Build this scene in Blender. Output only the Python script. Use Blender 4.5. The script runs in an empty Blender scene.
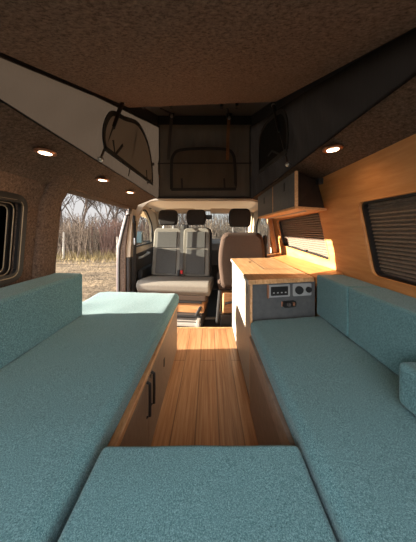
import bpy, bmesh, math, random
from mathutils import Vector, Matrix, noise
random.seed(7)
scene = bpy.context.scene
COL = scene.collection
F = 225.0           # focal length in pixels of the 416x542 frame
CU, CV, EYE = 209.0, 231.0, 1.0

def G(u, v, s):     # measured point: pixel + scale (px per metre) -> metres
    return Vector(((u-CU)/s, F/s, EYE+(CV-v)/s))
def on_x(u, v, x):  # measured point on a vertical plane x = const
    return G(u, v, (u-CU)/x)

# ------------------------------------------------------------------ materials
def lin(c):
    return tuple((x/12.92 if x <= .04045 else ((x+.055)/1.055)**2.4) for x in c)
def hexc(h):
    return lin(tuple(int(h[i:i+2], 16)/255 for i in (0, 2, 4)))
MATS = {}
def base(name, rough=.6, metal=0.0, spec=.5):
    m = bpy.data.materials.new(name); m.use_nodes = True
    nt = m.node_tree; b = nt.nodes['Principled BSDF']
    b.inputs['Roughness'].default_value = rough
    b.inputs['Metallic'].default_value = metal
    b.inputs['Specular IOR Level'].default_value = spec
    MATS[name] = m
    return m, nt, b
def ramp(nt, stops):
    r = nt.nodes.new('ShaderNodeValToRGB')
    el = r.color_ramp.elements
    while len(el) < len(stops): el.new(.5)
    for e, (p, c) in zip(el, stops):
        e.position = p; e.color = (*c, 1)
    return r
def coords(nt, scale=(1, 1, 1), rot=(0, 0, 0)):
    tc = nt.nodes.new('ShaderNodeTexCoord'); mp = nt.nodes.new('ShaderNodeMapping')
    mp.inputs['Scale'].default_value = scale; mp.inputs['Rotation'].default_value = rot
    nt.links.new(tc.outputs['Object'], mp.inputs['Vector'])
    return mp
def noise_tex(nt, vec, scale, detail=4, rough=.6):
    n = nt.nodes.new('ShaderNodeTexNoise')
    n.inputs['Scale'].default_value = scale; n.inputs['Detail'].default_value = detail
    n.inputs['Roughness'].default_value = rough
    nt.links.new(vec.outputs[0], n.inputs['Vector'])
    return n
def bump(nt, b, h, strength=.3, dist=.004):
    bp = nt.nodes.new('ShaderNodeBump')
    bp.inputs['Strength'].default_value = strength; bp.inputs['Distance'].default_value = dist
    nt.links.new(h, bp.inputs['Height']); nt.links.new(bp.outputs[0], b.inputs['Normal'])
def speckle(name, c1, c2, scale, rough=.9, stretch=(1, 1, 1), bs=.3, bd=.003, metal=0, spec=.3, lo=.35, hi=.65):
    m, nt, b = base(name, rough, metal, spec)
    mp = coords(nt, stretch); n = noise_tex(nt, mp, scale)
    r = ramp(nt, [(lo, hexc(c1)), (hi, hexc(c2))])
    nt.links.new(n.outputs['Fac'], r.inputs['Fac']); nt.links.new(r.outputs[0], b.inputs['Base Color'])
    if bs: bump(nt, b, n.outputs['Fac'], bs, bd)
    return m
def plain(name, c, rough=.5, metal=0, spec=.5):
    return speckle(name, c, c, 60, rough, bs=.05, bd=.001, metal=metal, spec=spec)

def fabric(name, c1, c2, c3):
    m, nt, b = base(name, .95, 0, .15)
    mp = coords(nt, (1, 1, 1))
    n1 = noise_tex(nt, coords(nt, (1, 2.5, 1)), 300, 3, .7); n2 = noise_tex(nt, coords(nt, (2.5, 1, 1)), 310, 3, .7)
    mx = nt.nodes.new('ShaderNodeMath'); mx.operation = 'ADD'
    nt.links.new(n1.outputs['Fac'], mx.inputs[0]); nt.links.new(n2.outputs['Fac'], mx.inputs[1])
    hf = nt.nodes.new('ShaderNodeMath'); hf.operation = 'MULTIPLY'; hf.inputs[1].default_value = .5
    nt.links.new(mx.outputs[0], hf.inputs[0])
    r = ramp(nt, [(.38, hexc(c1)), (.5, hexc(c2)), (.62, hexc(c3))])
    nt.links.new(hf.outputs[0], r.inputs['Fac']); nt.links.new(r.outputs[0], b.inputs['Base Color'])
    big = noise_tex(nt, mp, 5, 2)
    ad = nt.nodes.new('ShaderNodeMath'); ad.operation = 'MULTIPLY_ADD'; ad.inputs[1].default_value = 1.6
    nt.links.new(big.outputs['Fac'], ad.inputs[0]); nt.links.new(hf.outputs[0], ad.inputs[2])
    bump(nt, b, ad.outputs[0], .35, .004)
    b.inputs['Sheen Weight'].default_value = .15
    return m
fabric('teal_fabric', '335257', '557c80', '80a4a6')

def carpet(name, c1, c2):
    m, nt, b = base(name, 1.0, 0, .05)
    mp = coords(nt); n = noise_tex(nt, mp, 90, 6, .85)
    r = ramp(nt, [(.38, hexc(c1)), (.62, hexc(c2))])
    nt.links.new(n.outputs['Fac'], r.inputs['Fac']); nt.links.new(r.outputs[0], b.inputs['Base Color'])
    bump(nt, b, n.outputs['Fac'], .7, .006)
    return m
carpet('lining_carpet', '46382f', '786456')
carpet('roof_carpet', '58463b', '967b6b')

def wood(name, c1, c2, c3, stretch, scale=7, rough=.45, staves=None, fac=.35, gap='3a2010', mort=.004):
    m, nt, b = base(name, rough, 0, .4)
    n = noise_tex(nt, coords(nt, stretch), scale, 6, .65)
    r = ramp(nt, [(.3, hexc(c1)), (.5, hexc(c2)), (.72, hexc(c3))])
    nt.links.new(n.outputs['Fac'], r.inputs['Fac'])
    out = r.outputs[0]
    if staves:
        L, W = staves
        bt = nt.nodes.new('ShaderNodeTexBrick')
        mp = coords(nt, (1, 1, 1), (0, 0, math.pi/2))
        nt.links.new(mp.outputs[0], bt.inputs['Vector'])
        bt.inputs['Scale'].default_value = 1; bt.inputs['Brick Width'].default_value = L
        bt.inputs['Row Height'].default_value = W; bt.inputs['Mortar Size'].default_value = mort
        bt.inputs['Mortar Smooth'].default_value = .2; bt.inputs['Bias'].default_value = 0
        bt.inputs['Color1'].default_value = (.62, .6, .58, 1); bt.inputs['Color2'].default_value = (1.25, 1.2, 1.15, 1)
        bt.inputs['Mortar'].default_value = (*hexc(gap), 1)
        mm = nt.nodes.new('ShaderNodeMix'); mm.data_type = 'RGBA'; mm.blend_type = 'MULTIPLY'
        mm.inputs['Factor'].default_value = fac
        nt.links.new(out, mm.inputs['A']); nt.links.new(bt.outputs['Color'], mm.inputs['B'])
        out = mm.outputs['Result']
    nt.links.new(out, b.inputs['Base Color'])
    bump(nt, b, n.outputs['Fac'], .12, .002)
    return m
wood('ply_wall', 'a56c38', 'b37a45', 'c28a54', (5, .6, 5), 6, .5)
wood('floor_wood', '8e6343', 'af8059', 'c69b75', (16, .45, 16), 5, .38, (1.6, .118), .45)
wood('worktop_wood', 'a87c50', 'c09567', 'd4af82', (8, .8, 8), 7, .4, (.34, .042), .45, mort=.001)
wood('box_wood', '8d6340', 'a8784e', 'bb8c60', (.8, 6, 6), 6, .5)
wood('edge_wood', 'a9794e', 'c39467', 'd3a97d', (4, 1, 4), 20, .5)
speckle('grey_laminate', '4b4d4e', '555656', 30, .45, bs=.05)
speckle('dark_laminate', '281f1a', '312721', 30, .5, bs=.05)
speckle('taupe_laminate', '7a6656', '857060', 30, .5, bs=.05)
speckle('pale_laminate', '8d857b', '99907f', 30, .5, bs=.05)
plain('black_plastic', '141313', .45)
plain('black_rubber', '1d1b1b', .7)
plain('cream_plastic', 'b9a68f', .6)
plain('grey_plastic', '8d8f8e', .5)
plain('dark_plastic', '3a3532', .6)
plain('steel', 'b9b9b8', .28, .9)
plain('pale_metal', 'a8a29a', .45, .2)
speckle('pale_trim', '8c7767', '9d8877', 40, .5, bs=.05)
plain('tan_metal', '8f8068', .5)
plain('mirror_blue', '2c4046', .3)
plain('copper', 'c98a6a', .35, .8)
plain('red_plastic', 'c01812', .4)
plain('mauve_paint', '54464a', .45)
plain('white_paint', 'cfc7bb', .4)
speckle('seat_grey', '6c665d', '7d766c', 140, .95, bs=.4)
speckle('seat_dark', '464441', '54514d', 140, .95, bs=.4)
speckle('seat_black', '201c1a', '2e2926', 140, .95, bs=.4)
speckle('seat_brown', '36291f', '42332a', 140, .95, bs=.4)
speckle('strap_web', '6b4630', '8a5d40', 90, .9)
speckle('blue_strap', '2a4d78', '3a6090', 90, .9)
speckle('bark', '3d332c', '5a4d43', 20, .95)
speckle('dry_stem', '4a3d33', '7f6d5a', 12, .95)
speckle('red_stem', '4c372f', '6b5245', 12, .95)
speckle('straw', '675739', '88764f', 20, .95)
speckle('post_wood', '807668', '9c9488', 20, .9)
speckle('blind_cloth', '63564b', '706255', 60, .9)

def canvas(name, c, tr, tc='2d2722'):
    m, nt, b = base(name, .9, 0, .2)
    n = noise_tex(nt, coords(nt, (1, 1, .25)), 9, 4)
    r = ramp(nt, [(.3, tuple(x*.8 for x in hexc(c))), (.7, hexc(c))])
    nt.links.new(n.outputs['Fac'], r.inputs['Fac']); nt.links.new(r.outputs[0], b.inputs['Base Color'])
    bump(nt, b, n.outputs['Fac'], .5, .02)
    t = nt.nodes.new('ShaderNodeBsdfTranslucent'); t.inputs['Color'].default_value = (*hexc(tc), 1)
    mx = nt.nodes.new('ShaderNodeMixShader'); mx.inputs[0].default_value = tr
    nt.links.new(b.outputs[0], mx.inputs[1]); nt.links.new(t.outputs[0], mx.inputs[2])
    nt.links.new(mx.outputs[0], nt.nodes['Material Output'].inputs['Surface'])
    return m
canvas('side_cloth_shaded', '1d1917', .28)  # side walls: base colour darkened to stand for shade on the canvas
canvas('front_cloth_lit', '736a60', .25)  # same canvas as the sides, base colour lightened to stand for light
canvas('left_mesh_lit', '4a433d', .65, 'c8b8a6')  # left window mesh, translucent tint raised so it looks lit through
canvas('front_mesh_lit', '665d54', .3)  # same mesh at the front, light put into a paler base colour
canvas('right_mesh_shaded', '1b1917', .3)  # same mesh on the right, shade put into a darker base colour

def glass(name, tint, gl=.06):
    m = bpy.data.materials.new(name); m.use_nodes = True; nt = m.node_tree
    nt.nodes.remove(nt.nodes['Principled BSDF'])
    t = nt.nodes.new('ShaderNodeBsdfTransparent'); t.inputs[0].default_value = (*tint, 1)
    g = nt.nodes.new('ShaderNodeBsdfGlossy'); g.inputs['Roughness'].default_value = .03
    mx = nt.nodes.new('ShaderNodeMixShader'); mx.inputs[0].default_value = gl
    nt.links.new(t.outputs[0], mx.inputs[1]); nt.links.new(g.outputs[0], mx.inputs[2])
    nt.links.new(mx.outputs[0], nt.nodes['Material Output'].inputs['Surface'])
    MATS[name] = m
glass('clear_glass', (.93, .96, .95)); glass('tinted_glass', (.25, .25, .25), .12)

def emit(name, c, s):
    m, nt, b = base(name, .5)
    b.inputs['Base Color'].default_value = (*c, 1)
    b.inputs['Emission Color'].default_value = (*c, 1); b.inputs['Emission Strength'].default_value = s
emit('lamp_glow', (1, .72, .45), 7)

def ground_mat():
    m, nt, b = base('dirt_ground', .95, 0, .1)
    mp = coords(nt); n = noise_tex(nt, coords(nt, (.4, 1, 1)), 1.6, 9, .75)
    r = ramp(nt, [(.3, hexc('372f27')), (.48, hexc('5d5040')), (.6, hexc('786751')), (.72, hexc('564b33'))])
    nt.links.new(n.outputs['Fac'], r.inputs['Fac']); nt.links.new(r.outputs[0], b.inputs['Base Color'])
    n2 = noise_tex(nt, mp, 6, 6); bump(nt, b, n2.outputs['Fac'], 1, .12)
ground_mat()

# ------------------------------------------------------------------ mesh helpers
def new(): return bmesh.new()
def box(bm, lo, hi, bev=0, seg=3, rot=None):
    lo, hi = Vector(lo), Vector(hi)
    ret = bmesh.ops.create_cube(bm, size=1)
    vs = ret['verts']; c = (lo+hi)/2; d = hi-lo
    for v in vs: v.co = Vector((v.co.x*d.x, v.co.y*d.y, v.co.z*d.z))
    fs = list({f for v in vs for f in v.link_faces})
    if bev:
        es = list({e for v in vs for e in v.link_edges})
        r = bmesh.ops.bevel(bm, geom=es, offset=bev, segments=seg, profile=.5, affect='EDGES')
        vs = list({v for f in r['faces'] for v in f.verts} | {v for v in vs if v.is_valid})
    for v in vs:
        if rot: v.co = rot @ v.co
        v.co += c
    return vs
def tube(bm, pts, r, n=8, cap=True):
    pts = [Vector(p) for p in pts]
    rings = []
    for i, p in enumerate(pts):
        a = pts[max(i-1, 0)]; b = pts[min(i+1, len(pts)-1)]
        t = (b-a).normalized() if (b-a).length > 1e-9 else Vector((0, 0, 1))
        up = Vector((0, 0, 1)) if abs(t.z) < .95 else Vector((1, 0, 0))
        x = t.cross(up).normalized(); y = t.cross(x)
        rr = r[i] if isinstance(r, (list, tuple)) else r
        rings.append([bm.verts.new(p+(x*math.cos(2*math.pi*k/n)+y*math.sin(2*math.pi*k/n))*rr) for k in range(n)])
    for i in range(len(rings)-1):
        for k in range(n):
            bm.faces.new((rings[i][k], rings[i][(k+1) % n], rings[i+1][(k+1) % n], rings[i+1][k]))
    if cap and n > 2:
        bm.faces.new(rings[0][::-1]); bm.faces.new(rings[-1])
def ribbon(bm, pts, w, th, nrm):
    """flat band of width w, thickness th along pts; nrm = surface normal"""
    pts = [Vector(p) for p in pts]; nrm = Vector(nrm).normalized(); rows = []
    for i, p in enumerate(pts):
        t = (pts[min(i+1, len(pts)-1)]-pts[max(i-1, 0)]).normalized()
        s = t.cross(nrm).normalized()*w/2
        rows.append([bm.verts.new(q) for q in (p-s, p+s, p+s+nrm*th, p-s+nrm*th)])
    for a, b in zip(rows, rows[1:]):
        for k in range(4): bm.faces.new((a[k], a[(k+1) % 4], b[(k+1) % 4], b[k]))
    bm.faces.new(rows[0][::-1]); bm.faces.new(rows[-1])
def prism(bm, poly, d, bev=0):
    """polygon (3D points) extruded by vector d"""
    vs = [bm.verts.new(Vector(p)) for p in poly]
    f = bm.faces.new(vs)
    r = bmesh.ops.extrude_face_region(bm, geom=[f])
    nv = [g for g in r['geom'] if isinstance(g, bmesh.types.BMVert)]
    bmesh.ops.translate(bm, verts=nv, vec=Vector(d))
    if bev:
        al = vs+nv
        es = list({e for v in al for e in v.link_edges})
        bmesh.ops.bevel(bm, geom=es, offset=bev, segments=3, profile=.5, affect='EDGES')
def lathe(bm, prof, c, axis='Z', n=24):
    c = Vector(c); rings = []
    for r, h in prof:
        ring = []
        for k in range(n):
            a = 2*math.pi*k/n; p = Vector((r*math.cos(a), r*math.sin(a), h))
            if axis == 'Y': p = Vector((p.x, p.z, p.y))
            if axis == 'X': p = Vector((p.z, p.x, p.y))
            ring.append(bm.verts.new(c+p))
        rings.append(ring)
    for a, b in zip(rings, rings[1:]):
        for k in range(n): bm.faces.new((a[k], a[(k+1) % n], b[(k+1) % n], b[k]))
    bm.faces.new(rings[0][::-1]); bm.faces.new(rings[-1])
def rounded(pts, r, n=5):
    """round the corners of a closed 2D polygon"""
    out = []
    P = [Vector(p) for p in pts]; N = len(P)
    rs = r if isinstance(r, (list, tuple)) else [r]*N
    for i, p in enumerate(P):
        a, b = P[i-1], P[(i+1) % N]; rr = rs[i]
        if rr <= 0: out.append(p.copy()); continue
        da, db = (a-p).normalized(), (b-p).normalized()
        rr = min(rr, (a-p).length*.48, (b-p).length*.48)
        s, e = p+da*rr, p+db*rr
        for k in range(n+1):
            t = k/n
            out.append(s*(1-t)**2+p*2*t*(1-t)+e*t*t)
    return out
def sheet(outer, holes, xf, thick, zcuts=()):
    """panel in the y,z plane with holes; xf(y,z) gives x; extruded by thick in x"""
    bm = new(); edges = []
    for loop in [outer]+list(holes):
        vs = [bm.verts.new((0, p[0], p[1])) for p in loop]
        for i in range(len(vs)): edges.append(bm.edges.new((vs[i], vs[(i+1) % len(vs)])))
    bmesh.ops.triangle_fill(bm, use_beauty=True, use_dissolve=False, edges=edges, normal=(1, 0, 0))
    for z in zcuts:
        bmesh.ops.bisect_plane(bm, geom=bm.verts[:]+bm.edges[:]+bm.faces[:], plane_co=(0, 0, z), plane_no=(0, 0, 1))
    for v in bm.verts: v.co.x = xf(v.co.y, v.co.z)
    r = bmesh.ops.extrude_face_region(bm, geom=bm.faces[:])
    nv = [g for g in r['geom'] if isinstance(g, bmesh.types.BMVert)]
    for v in nv: v.co.x += thick(v.co.z) if callable(thick) else thick
    return bm
def interp(tab, z):
    if z <= tab[0][0]: return tab[0][1]
    for (a, x), (b, y) in zip(tab, tab[1:]):
        if z <= b: return x+(y-x)*(z-a)/(b-a)
    return tab[-1][1]

WL = {}
def wloc(o):
    return WL.get(o.name, Vector((0, 0, 0)))
def obj(name, bm, mat, parent=None, smooth=True, sharp=35):
    bmesh.ops.recalc_face_normals(bm, faces=bm.faces[:])
    me = bpy.data.meshes.new(name)
    if parent is None:
        lo = Vector([min(v.co[i] for v in bm.verts) for i in range(3)])
        hi = Vector([max(v.co[i] for v in bm.verts) for i in range(3)])
        org = Vector(((lo.x+hi.x)/2, (lo.y+hi.y)/2, lo.z))
    else: org = wloc(parent)
    bmesh.ops.translate(bm, verts=bm.verts[:], vec=-org)
    bm.to_mesh(me); bm.free()
    me.materials.append(MATS[mat])
    if smooth:
        me.polygons.foreach_set('use_smooth', [True]*len(me.polygons))
        me.set_sharp_from_angle(angle=math.radians(sharp))
    o = bpy.data.objects.new(name, me); COL.objects.link(o)
    if smooth and len(me.polygons) < 6000:
        wn = o.modifiers.new('weighted_normals', 'WEIGHTED_NORMAL'); wn.keep_sharp = True; wn.weight = 100
    if parent is None: o.location = org
    else: o.parent = parent
    WL[o.name] = org
    return o
def tag(o, label, cat, group=None, kind=None):
    o['label'] = label; o['category'] = cat
    if group: o['group'] = group
    if kind: o['kind'] = kind
    return o
def thing(name, label, cat, loc, group=None):
    o = bpy.data.objects.new(name, None); COL.objects.link(o); o.location = loc
    o.empty_display_size = .05
    WL[o.name] = Vector(loc)
    return tag(o, label, cat, group)
def struct(name, bm, mat, parent=None, smooth=True):
    o = obj(name, bm, mat, parent, smooth)
    if parent is None: o['kind'] = 'structure'
    return o
def B(lo, hi, bev=0, seg=3):
    bm = new(); box(bm, lo, hi, bev, seg); return bm

# ------------------------------------------------------------------ wall shapes
RX = [(-.1, .82), (.777, .82), (1.142, .76), (1.33, .70), (1.5, .64)]
LX = [(-.1, -.955), (.78, -.955), (1.143, -.92), (1.29, -.86), (1.5, -.75)]
def xr(y, z): return interp(RX, z)
def xl(y, z): return interp(LX, z)
RIM_L, RIM_R, RIM_Z = -.615, .51, 1.388
Y_ARCH = 2.74
Y_BACK = -.45

# floor
bm = B((-.955, Y_BACK, -.03), (.82, 2.33, 0)); struct('floor', bm, 'floor_wood', smooth=False)
bm = B((-.96, 2.331, -.10), (.83, 4.3, -.06)); struct('floor_cab', bm, 'black_rubber', smooth=False)
bm = B((-.62, 2.30, .0005), (.60, 2.33, .006), .002); struct('trim_1', bm, 'edge_wood')

# left wall with sliding door opening and small window
door_poly = rounded([(1.375, -.03), (1.375, 1.268), (2.545, 1.268), (2.545, -.03)], [0, .055, .10, 0])
lwin = rounded([(.55, 1.15), (1.098, 1.15), (1.106, .775), (.55, .775)], .045)
bm = sheet([(Y_BACK, -.06), (Y_BACK, 1.30), (2.70, 1.30), (2.70, -.06)], [door_poly, lwin], xl, lambda z: -.012-.065*min(1, max(0, (1.28-z)/.5)), (.78, 1.0, 1.143, 1.22, 1.29))
struct('wall_left', bm, 'lining_carpet')
# right wall, plywood, with two window cut-outs
W2 = rounded([(1.515, .800), (1.555, 1.132), (2.52, 1.115), (2.49, .842)], .03)
rwin_far = W2
rwin_near = rounded([(.36, .775), (.36, 1.142), (1.145, 1.146), (1.125, .779)], .04)
bm = sheet([(Y_BACK, -.06), (Y_BACK, 1.345), (2.72, 1.345), (2.72, -.06)], [rwin_near, rwin_far], xr, .022, (.777, .9, 1.0, 1.142, 1.24, 1.33))
struct('wall_right', bm, 'ply_wall')
bm = sheet([(Y_BACK, -.06), (Y_BACK, 1.36), (2.72, 1.36), (2.72, -.06)], [], lambda y, z: xr(y, z)+.075, .02, (.777, 1.142, 1.33))
struct('wall_right_outer', bm, 'white_paint')
# carpeted ceiling rim around the roof opening
def rim_profile(bm, prof, y0, y1):
    a = [bm.verts.new((x, y0, z)) for x, z in prof]; b = [bm.verts.new((x, y1, z)) for x, z in prof]
    n = len(prof)
    for i in range(n): bm.faces.new((a[i], a[(i+1) % n], b[(i+1) % n], b[i]))
    bm.faces.new(a[::-1]); bm.faces.new(b)
bm = new()
rim_profile(bm, [(RIM_L, 1.385), (-.72, 1.345), (-.82, 1.305), (-.87, 1.255), (-.96, 1.255), (-.96, 1.37), (RIM_L-.06, 1.392), (RIM_L-.03, 1.392), (RIM_L, 1.388)], Y_BACK, 2.62)
rim_profile(bm, [(RIM_R, 1.39), (.60, 1.362), (.705, 1.328), (.735, 1.335), (.82, 1.335), (.82, 1.36), (RIM_R+.06, 1.395), (RIM_R+.03, 1.397), (RIM_R, 1.393)], Y_BACK, 2.74)
box(bm, (RIM_L, Y_BACK, 1.39), (RIM_R, .30, 1.44), .008)
struct('ceiling', bm, 'lining_carpet')
# rounded carpeted rib between the small window and the door
bm = new()
rows = []
for z in (.0, .4, .78, 1.0, 1.143, 1.2, 1.25, 1.29, 1.32):
    row = []
    for k in range(13):
        a = math.pi*k/12
        d = .032*math.sin(a)**.7 + (.02*max(0, (z-1.16)/.16)**2)
        row.append(bm.verts.new((xl(0, z)-.002+d, 1.292-.078*math.cos(a), z)))
    rows.append(row)
for a, b in zip(rows, rows[1:]):
    for k in range(12): bm.faces.new((a[k], a[k+1], b[k+1], b[k]))
for a in (rows[0], rows[-1]): bm.faces.new(a)
for a, b in zip(rows, rows[1:]): bm.faces.new((a[0], b[0], b[12], a[12]))
struct('trim_2', bm, 'lining_carpet')
# door seals
bm = new()
dl = []
for i, p in enumerate(door_poly):          # follow the bend of the wall along the two upright edges
    dl.append(p)
    if i in (0, len(door_poly)-2):
        q = door_poly[i+1]; dl += [p.lerp(q, t) for t in (.15, .3, .45, .6, .672, .75, .85, .93)]
dp = [(xl(0, p[1])+.004, p[0], p[1]) for p in dl]
tube(bm, dp, .011, 8); struct('trim_3', bm, 'lining_carpet')
bm = new(); tube(bm, [(p[0]-.008-.06*min(1, max(0, (1.28-p[2])/.5)), p[1]-.006, p[2]) for p in dp[15:]], .012, 8)
struct('trim_4', bm, 'black_rubber')
bm = new()
tube(bm, [(p[0]-.03-.06*min(1, max(0, (1.28-p[2])/.5)), p[1]+.02, p[2]) for p in dp[18:]], .014, 8)
struct('trim_5', bm, 'mauve_paint')
# step sill outside the sliding door
bm = B((-1.06, 1.375, -.09), (-.955, 2.545, -.035), .01); struct('trim_6', bm, 'black_rubber')

# small left window with aluminium sliding frame
w = bpy.data.objects.new('window_1', None); COL.objects.link(w); w['kind'] = 'structure'
WL['window_1'] = Vector((0, 0, 0))
def loop3(poly, dx, f=xl, shrink=0):
    cy = sum(p[0] for p in poly)/len(poly); cz = sum(p[1] for p in poly)/len(poly)
    out = []
    for p in poly:
        y, z = p[0], p[1]
        L = math.hypot(y-cy, z-cz); k = 1-shrink/L
        y, z = cy+(y-cy)*k, cz+(z-cz)*k
        out.append((f(y, z)+dx, y, z))
    return out
bm = new(); l = loop3(lwin, .004, shrink=-.004); ribbon(bm, l+l[:2], .04, .016, (1, 0, .08)); obj('window_frame', bm, 'black_plastic', w)
bm = new()
for sh, dx in ((.006, .021), (.03, -.006), (.05, -.02)):
    l = loop3(lwin, dx, shrink=sh); tube(bm, l+l[:2], .0025, 6)
obj('frame_strip', bm, 'tan_metal', w)
bm = new(); l = loop3(lwin, -.03, shrink=.02); ribbon(bm, l+l[:2], .035, .012, (1, 0, .08)); obj('sash', bm, 'black_plastic', w)
bm = sheet(rounded([(.56, 1.13), (1.08, 1.13), (1.09, .80), (.56, .80)], .03), [], lambda y, z: xl(y, z)-.045, -.004, (1.0,))
obj('pane', bm, 'tinted_glass', w)
# the open sliding door parked outside the left wall
bm = sheet([(.05, -.05), (.05, 1.27), (1.33, 1.27), (1.33, -.05)], [], lambda y, z: xl(y, z)-.12, -.05, (.78, 1.0, 1.143, 1.22))
d1 = struct('door_1', bm, 'dark_plastic')

# ------------------------------------------------------------------ cab shell
def ring(outer, inner, y, dy):
    bm = new(); edges = []
    for loop in (outer, inner):
        vs = [bm.verts.new((p[0], y, p[1])) for p in loop]
        for i in range(len(vs)): edges.append(bm.edges.new((vs[i], vs[(i+1) % len(vs)])))
    bmesh.ops.triangle_fill(bm, use_beauty=True, edges=edges, normal=(0, 1, 0))
    r = bmesh.ops.extrude_face_region(bm, geom=bm.faces[:])
    bmesh.ops.translate(bm, verts=[g for g in r['geom'] if isinstance(g, bmesh.types.BMVert)], vec=(0, dy, 0))
    return bm
outer = [(-1.0, -.06), (-1.0, .75), (-.96, 1.15), (-.88, 1.32), (-.80, 1.388), (.70, 1.388), (.78, 1.32), (.84, 1.15), (.87, .75), (.87, -.06)]
inner = rounded([(-.90, -.05), (-.90, .75), (-.865, 1.12), (-.76, 1.365), (.62, 1.365), (.735, 1.12), (.77, .75), (.77, -.05)], [0, .1, .12, .16, .16, .12, .1, 0])
bm = ring(outer, inner, 2.70, .05); struct('wall_front', bm, 'cream_plastic')
# B pillar lower dark cover and post
bm = B((-.955, 2.56, -.05), (-.905, 2.70, .70), .02); struct('trim_7', bm, 'dark_plastic')
bm = new()
prism(bm, [(-.953, 2.565, .70), (-.953, 2.71, .70), (-.905, 2.71, .70), (-.905, 2.58, .70)], (.03, 0, .56), 0)
struct('trim_8', bm, 'cream_plastic')
# headliner of the cab
bm = new()
rowsH = []
for i in range(7):
    t = i/6; y = 2.75+t*.80; zc = 1.385-.055*t
    rowsH.append([bm.verts.new((-.07+x*(1-.05*t), y, zc-dz)) for x, dz in ((-.88, .16), (-.82, .05), (-.70, .008), (-.35, 0), (0, 0), (.35, 0), (.70, .008), (.80, .05), (.86, .16))])
for a, b in zip(rowsH, rowsH[1:]):
    for k in range(8): bm.faces.new((a[k], a[k+1], b[k+1], b[k]))
bmesh.ops.solidify(bm, geom=bm.faces[:], thickness=-.02)
struct('ceiling_cab', bm, 'cream_plastic')
# doors of the cab with glazed windows
def cab_door(name, side):
    f = (lambda y, z: -.94+max(0, z-.78)*.16-(y-2.75)*-.03) if side < 0 else (lambda y, z: .80-max(0, z-.78)*.16-(y-2.75)*.03)
    hole = rounded([(2.79, .80), (2.79, 1.24), (3.02, 1.29), (3.42, 1.10), (3.60, .82)], [.03, .07, .1, .12, .03])
    bm = sheet([(2.75, -.06), (2.75, 1.36), (3.60, 1.36), (4.05, .86), (4.05, -.06)], [hole], f, .04*side, (.78, 1.0, 1.2))
    o = struct(name, bm, 'cream_plastic')
    P = o
    bm = sheet([(p[0], p[1]) for p in hole], [], lambda y, z: f(y, z)+.02*side, .004*side, (.9, 1.1))
    obj('pane', bm, 'clear_glass', P)
    bm = new(); l = [(f(p[0], p[1])-.002*side, p[0], p[1]) for p in hole]; tube(bm, l+l[:1], .012, 6); obj('window_seal', bm, 'black_rubber', P)
    bm = sheet([(2.78, -.02), (2.78, .70), (3.6, .74), (3.9, .74), (3.9, -.02)], [], lambda y, z: f(y, .5)-.035*side, .034*side, ()); obj('lower_panel', bm, 'dark_plastic', P)
    bm = new()
    for z in (.12, .38): box(bm, sorted_lo(f(3, .5)-.10*side, f(3, .5)-.035*side, 2.82, z), sorted_hi(f(3, .5)-.10*side, f(3, .5)-.035*side, 3.5, z+.13), .015)
    obj('door_pocket', bm, 'black_rubber', P)
    bm = new(); x = f(3, .5)-.085*side
    tube(bm, [(x+.045*side, 2.85, .66), (x, 2.88, .67), (x, 3.2, .69), (x+.045*side, 3.24, .69)], .017, 8); obj('door_handle', bm, 'grey_plastic', P)
    return o
def sorted_lo(a, b, y, z): return (min(a, b), y, z)
def sorted_hi(a, b, y, z): return (max(a, b), y, z)
cab_door('door_2', -1); cab_door('door_3', 1)
# windscreen frame, glass
TL, TR, BL, BR = Vector((-.83, 3.52, 1.335)), Vector((.69, 3.52, 1.335)), Vector((-.90, 4.10, .84)), Vector((.76, 4.10, .84))
bm = new(); tube(bm, [TL, BL], .055, 10); tube(bm, [TR, BR], .055, 10); tube(bm, [TL, TR], .03, 10)
struct('trim_9', bm, 'cream_plastic')
bm = new(); prism(bm, [TL, TR, BR, BL], (0, .006, .006)); struct('window_2', bm, 'clear_glass')
bm = B((-.92, 4.05, -.1), (.80, 4.15, .86)); struct('wall_bulkhead', bm, 'dark_plastic')
# cab side skin between A pillar and door
dash = thing('dashboard', 'dark dashboard below the windscreen behind the front seats', 'dashboard', (-.07, 3.8, .4))
bm = new()
prof = [(3.62, .45), (3.58, .70), (3.64, .80), (3.80, .845), (4.04, .84), (4.04, .45)]
prism(bm, [(-.88, y, z) for y, z in prof], (1.62, 0, 0), .015); obj('dash_body', bm, 'dark_plastic', dash)
bm = new(); tube(bm, [(.37+.19*math.cos(a), 3.36+.05*math.sin(a), .80+.18*math.sin(a)) for a in [2*math.pi*k/32 for k in range(33)]], .015, 8)
sw = thing('steering_wheel', 'black steering wheel in front of the driver seat', 'steering wheel', (.37, 3.36, .80))
obj('rim', bm, 'black_plastic', sw)
bm = new(); box(bm, (.30, 3.37, .76), (.44, 3.42, .84), .02); tube(bm, [(.19, 3.36, .80), (.55, 3.36, .80)], .014); tube(bm, [(.37, 3.40, .78), (.37, 3.60, .66)], .03); obj('hub', bm, 'black_plastic', sw)
for k, (a, b, lab) in enumerate(((-.66, -.22, 'beige sun visor above the windscreen on the passenger side'), (.02, .52, 'beige sun visor above the driver headrest'))):
    s = thing('sun_visor', lab, 'sun visor', ((a+b)/2, 3.40, 1.27), 'cab sun visors')
    bm = new(); box(bm, (a, 3.395, 1.262), (b, 3.425, 1.345), .012, 3, None); obj('visor_board', bm, 'cream_plastic', s)
    bm = new(); tube(bm, [(a+.03, 3.41, 1.345), (b+.02, 3.41, 1.348)], .008); obj('pivot_rod', bm, 'dark_plastic', s)
m = thing('rear_view_mirror', 'small black rear view mirror at the top of the windscreen', 'mirror', (-.06, 3.45, 1.22))
bm = B((-.17, 3.42, 1.18), (.05, 3.45, 1.245), .015); obj('mirror_housing', bm, 'black_plastic', m)
bm = new(); tube(bm, [(-.06, 3.45, 1.23), (-.06, 3.52, 1.31)], .01); obj('stalk', bm, 'black_plastic', m)
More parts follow.
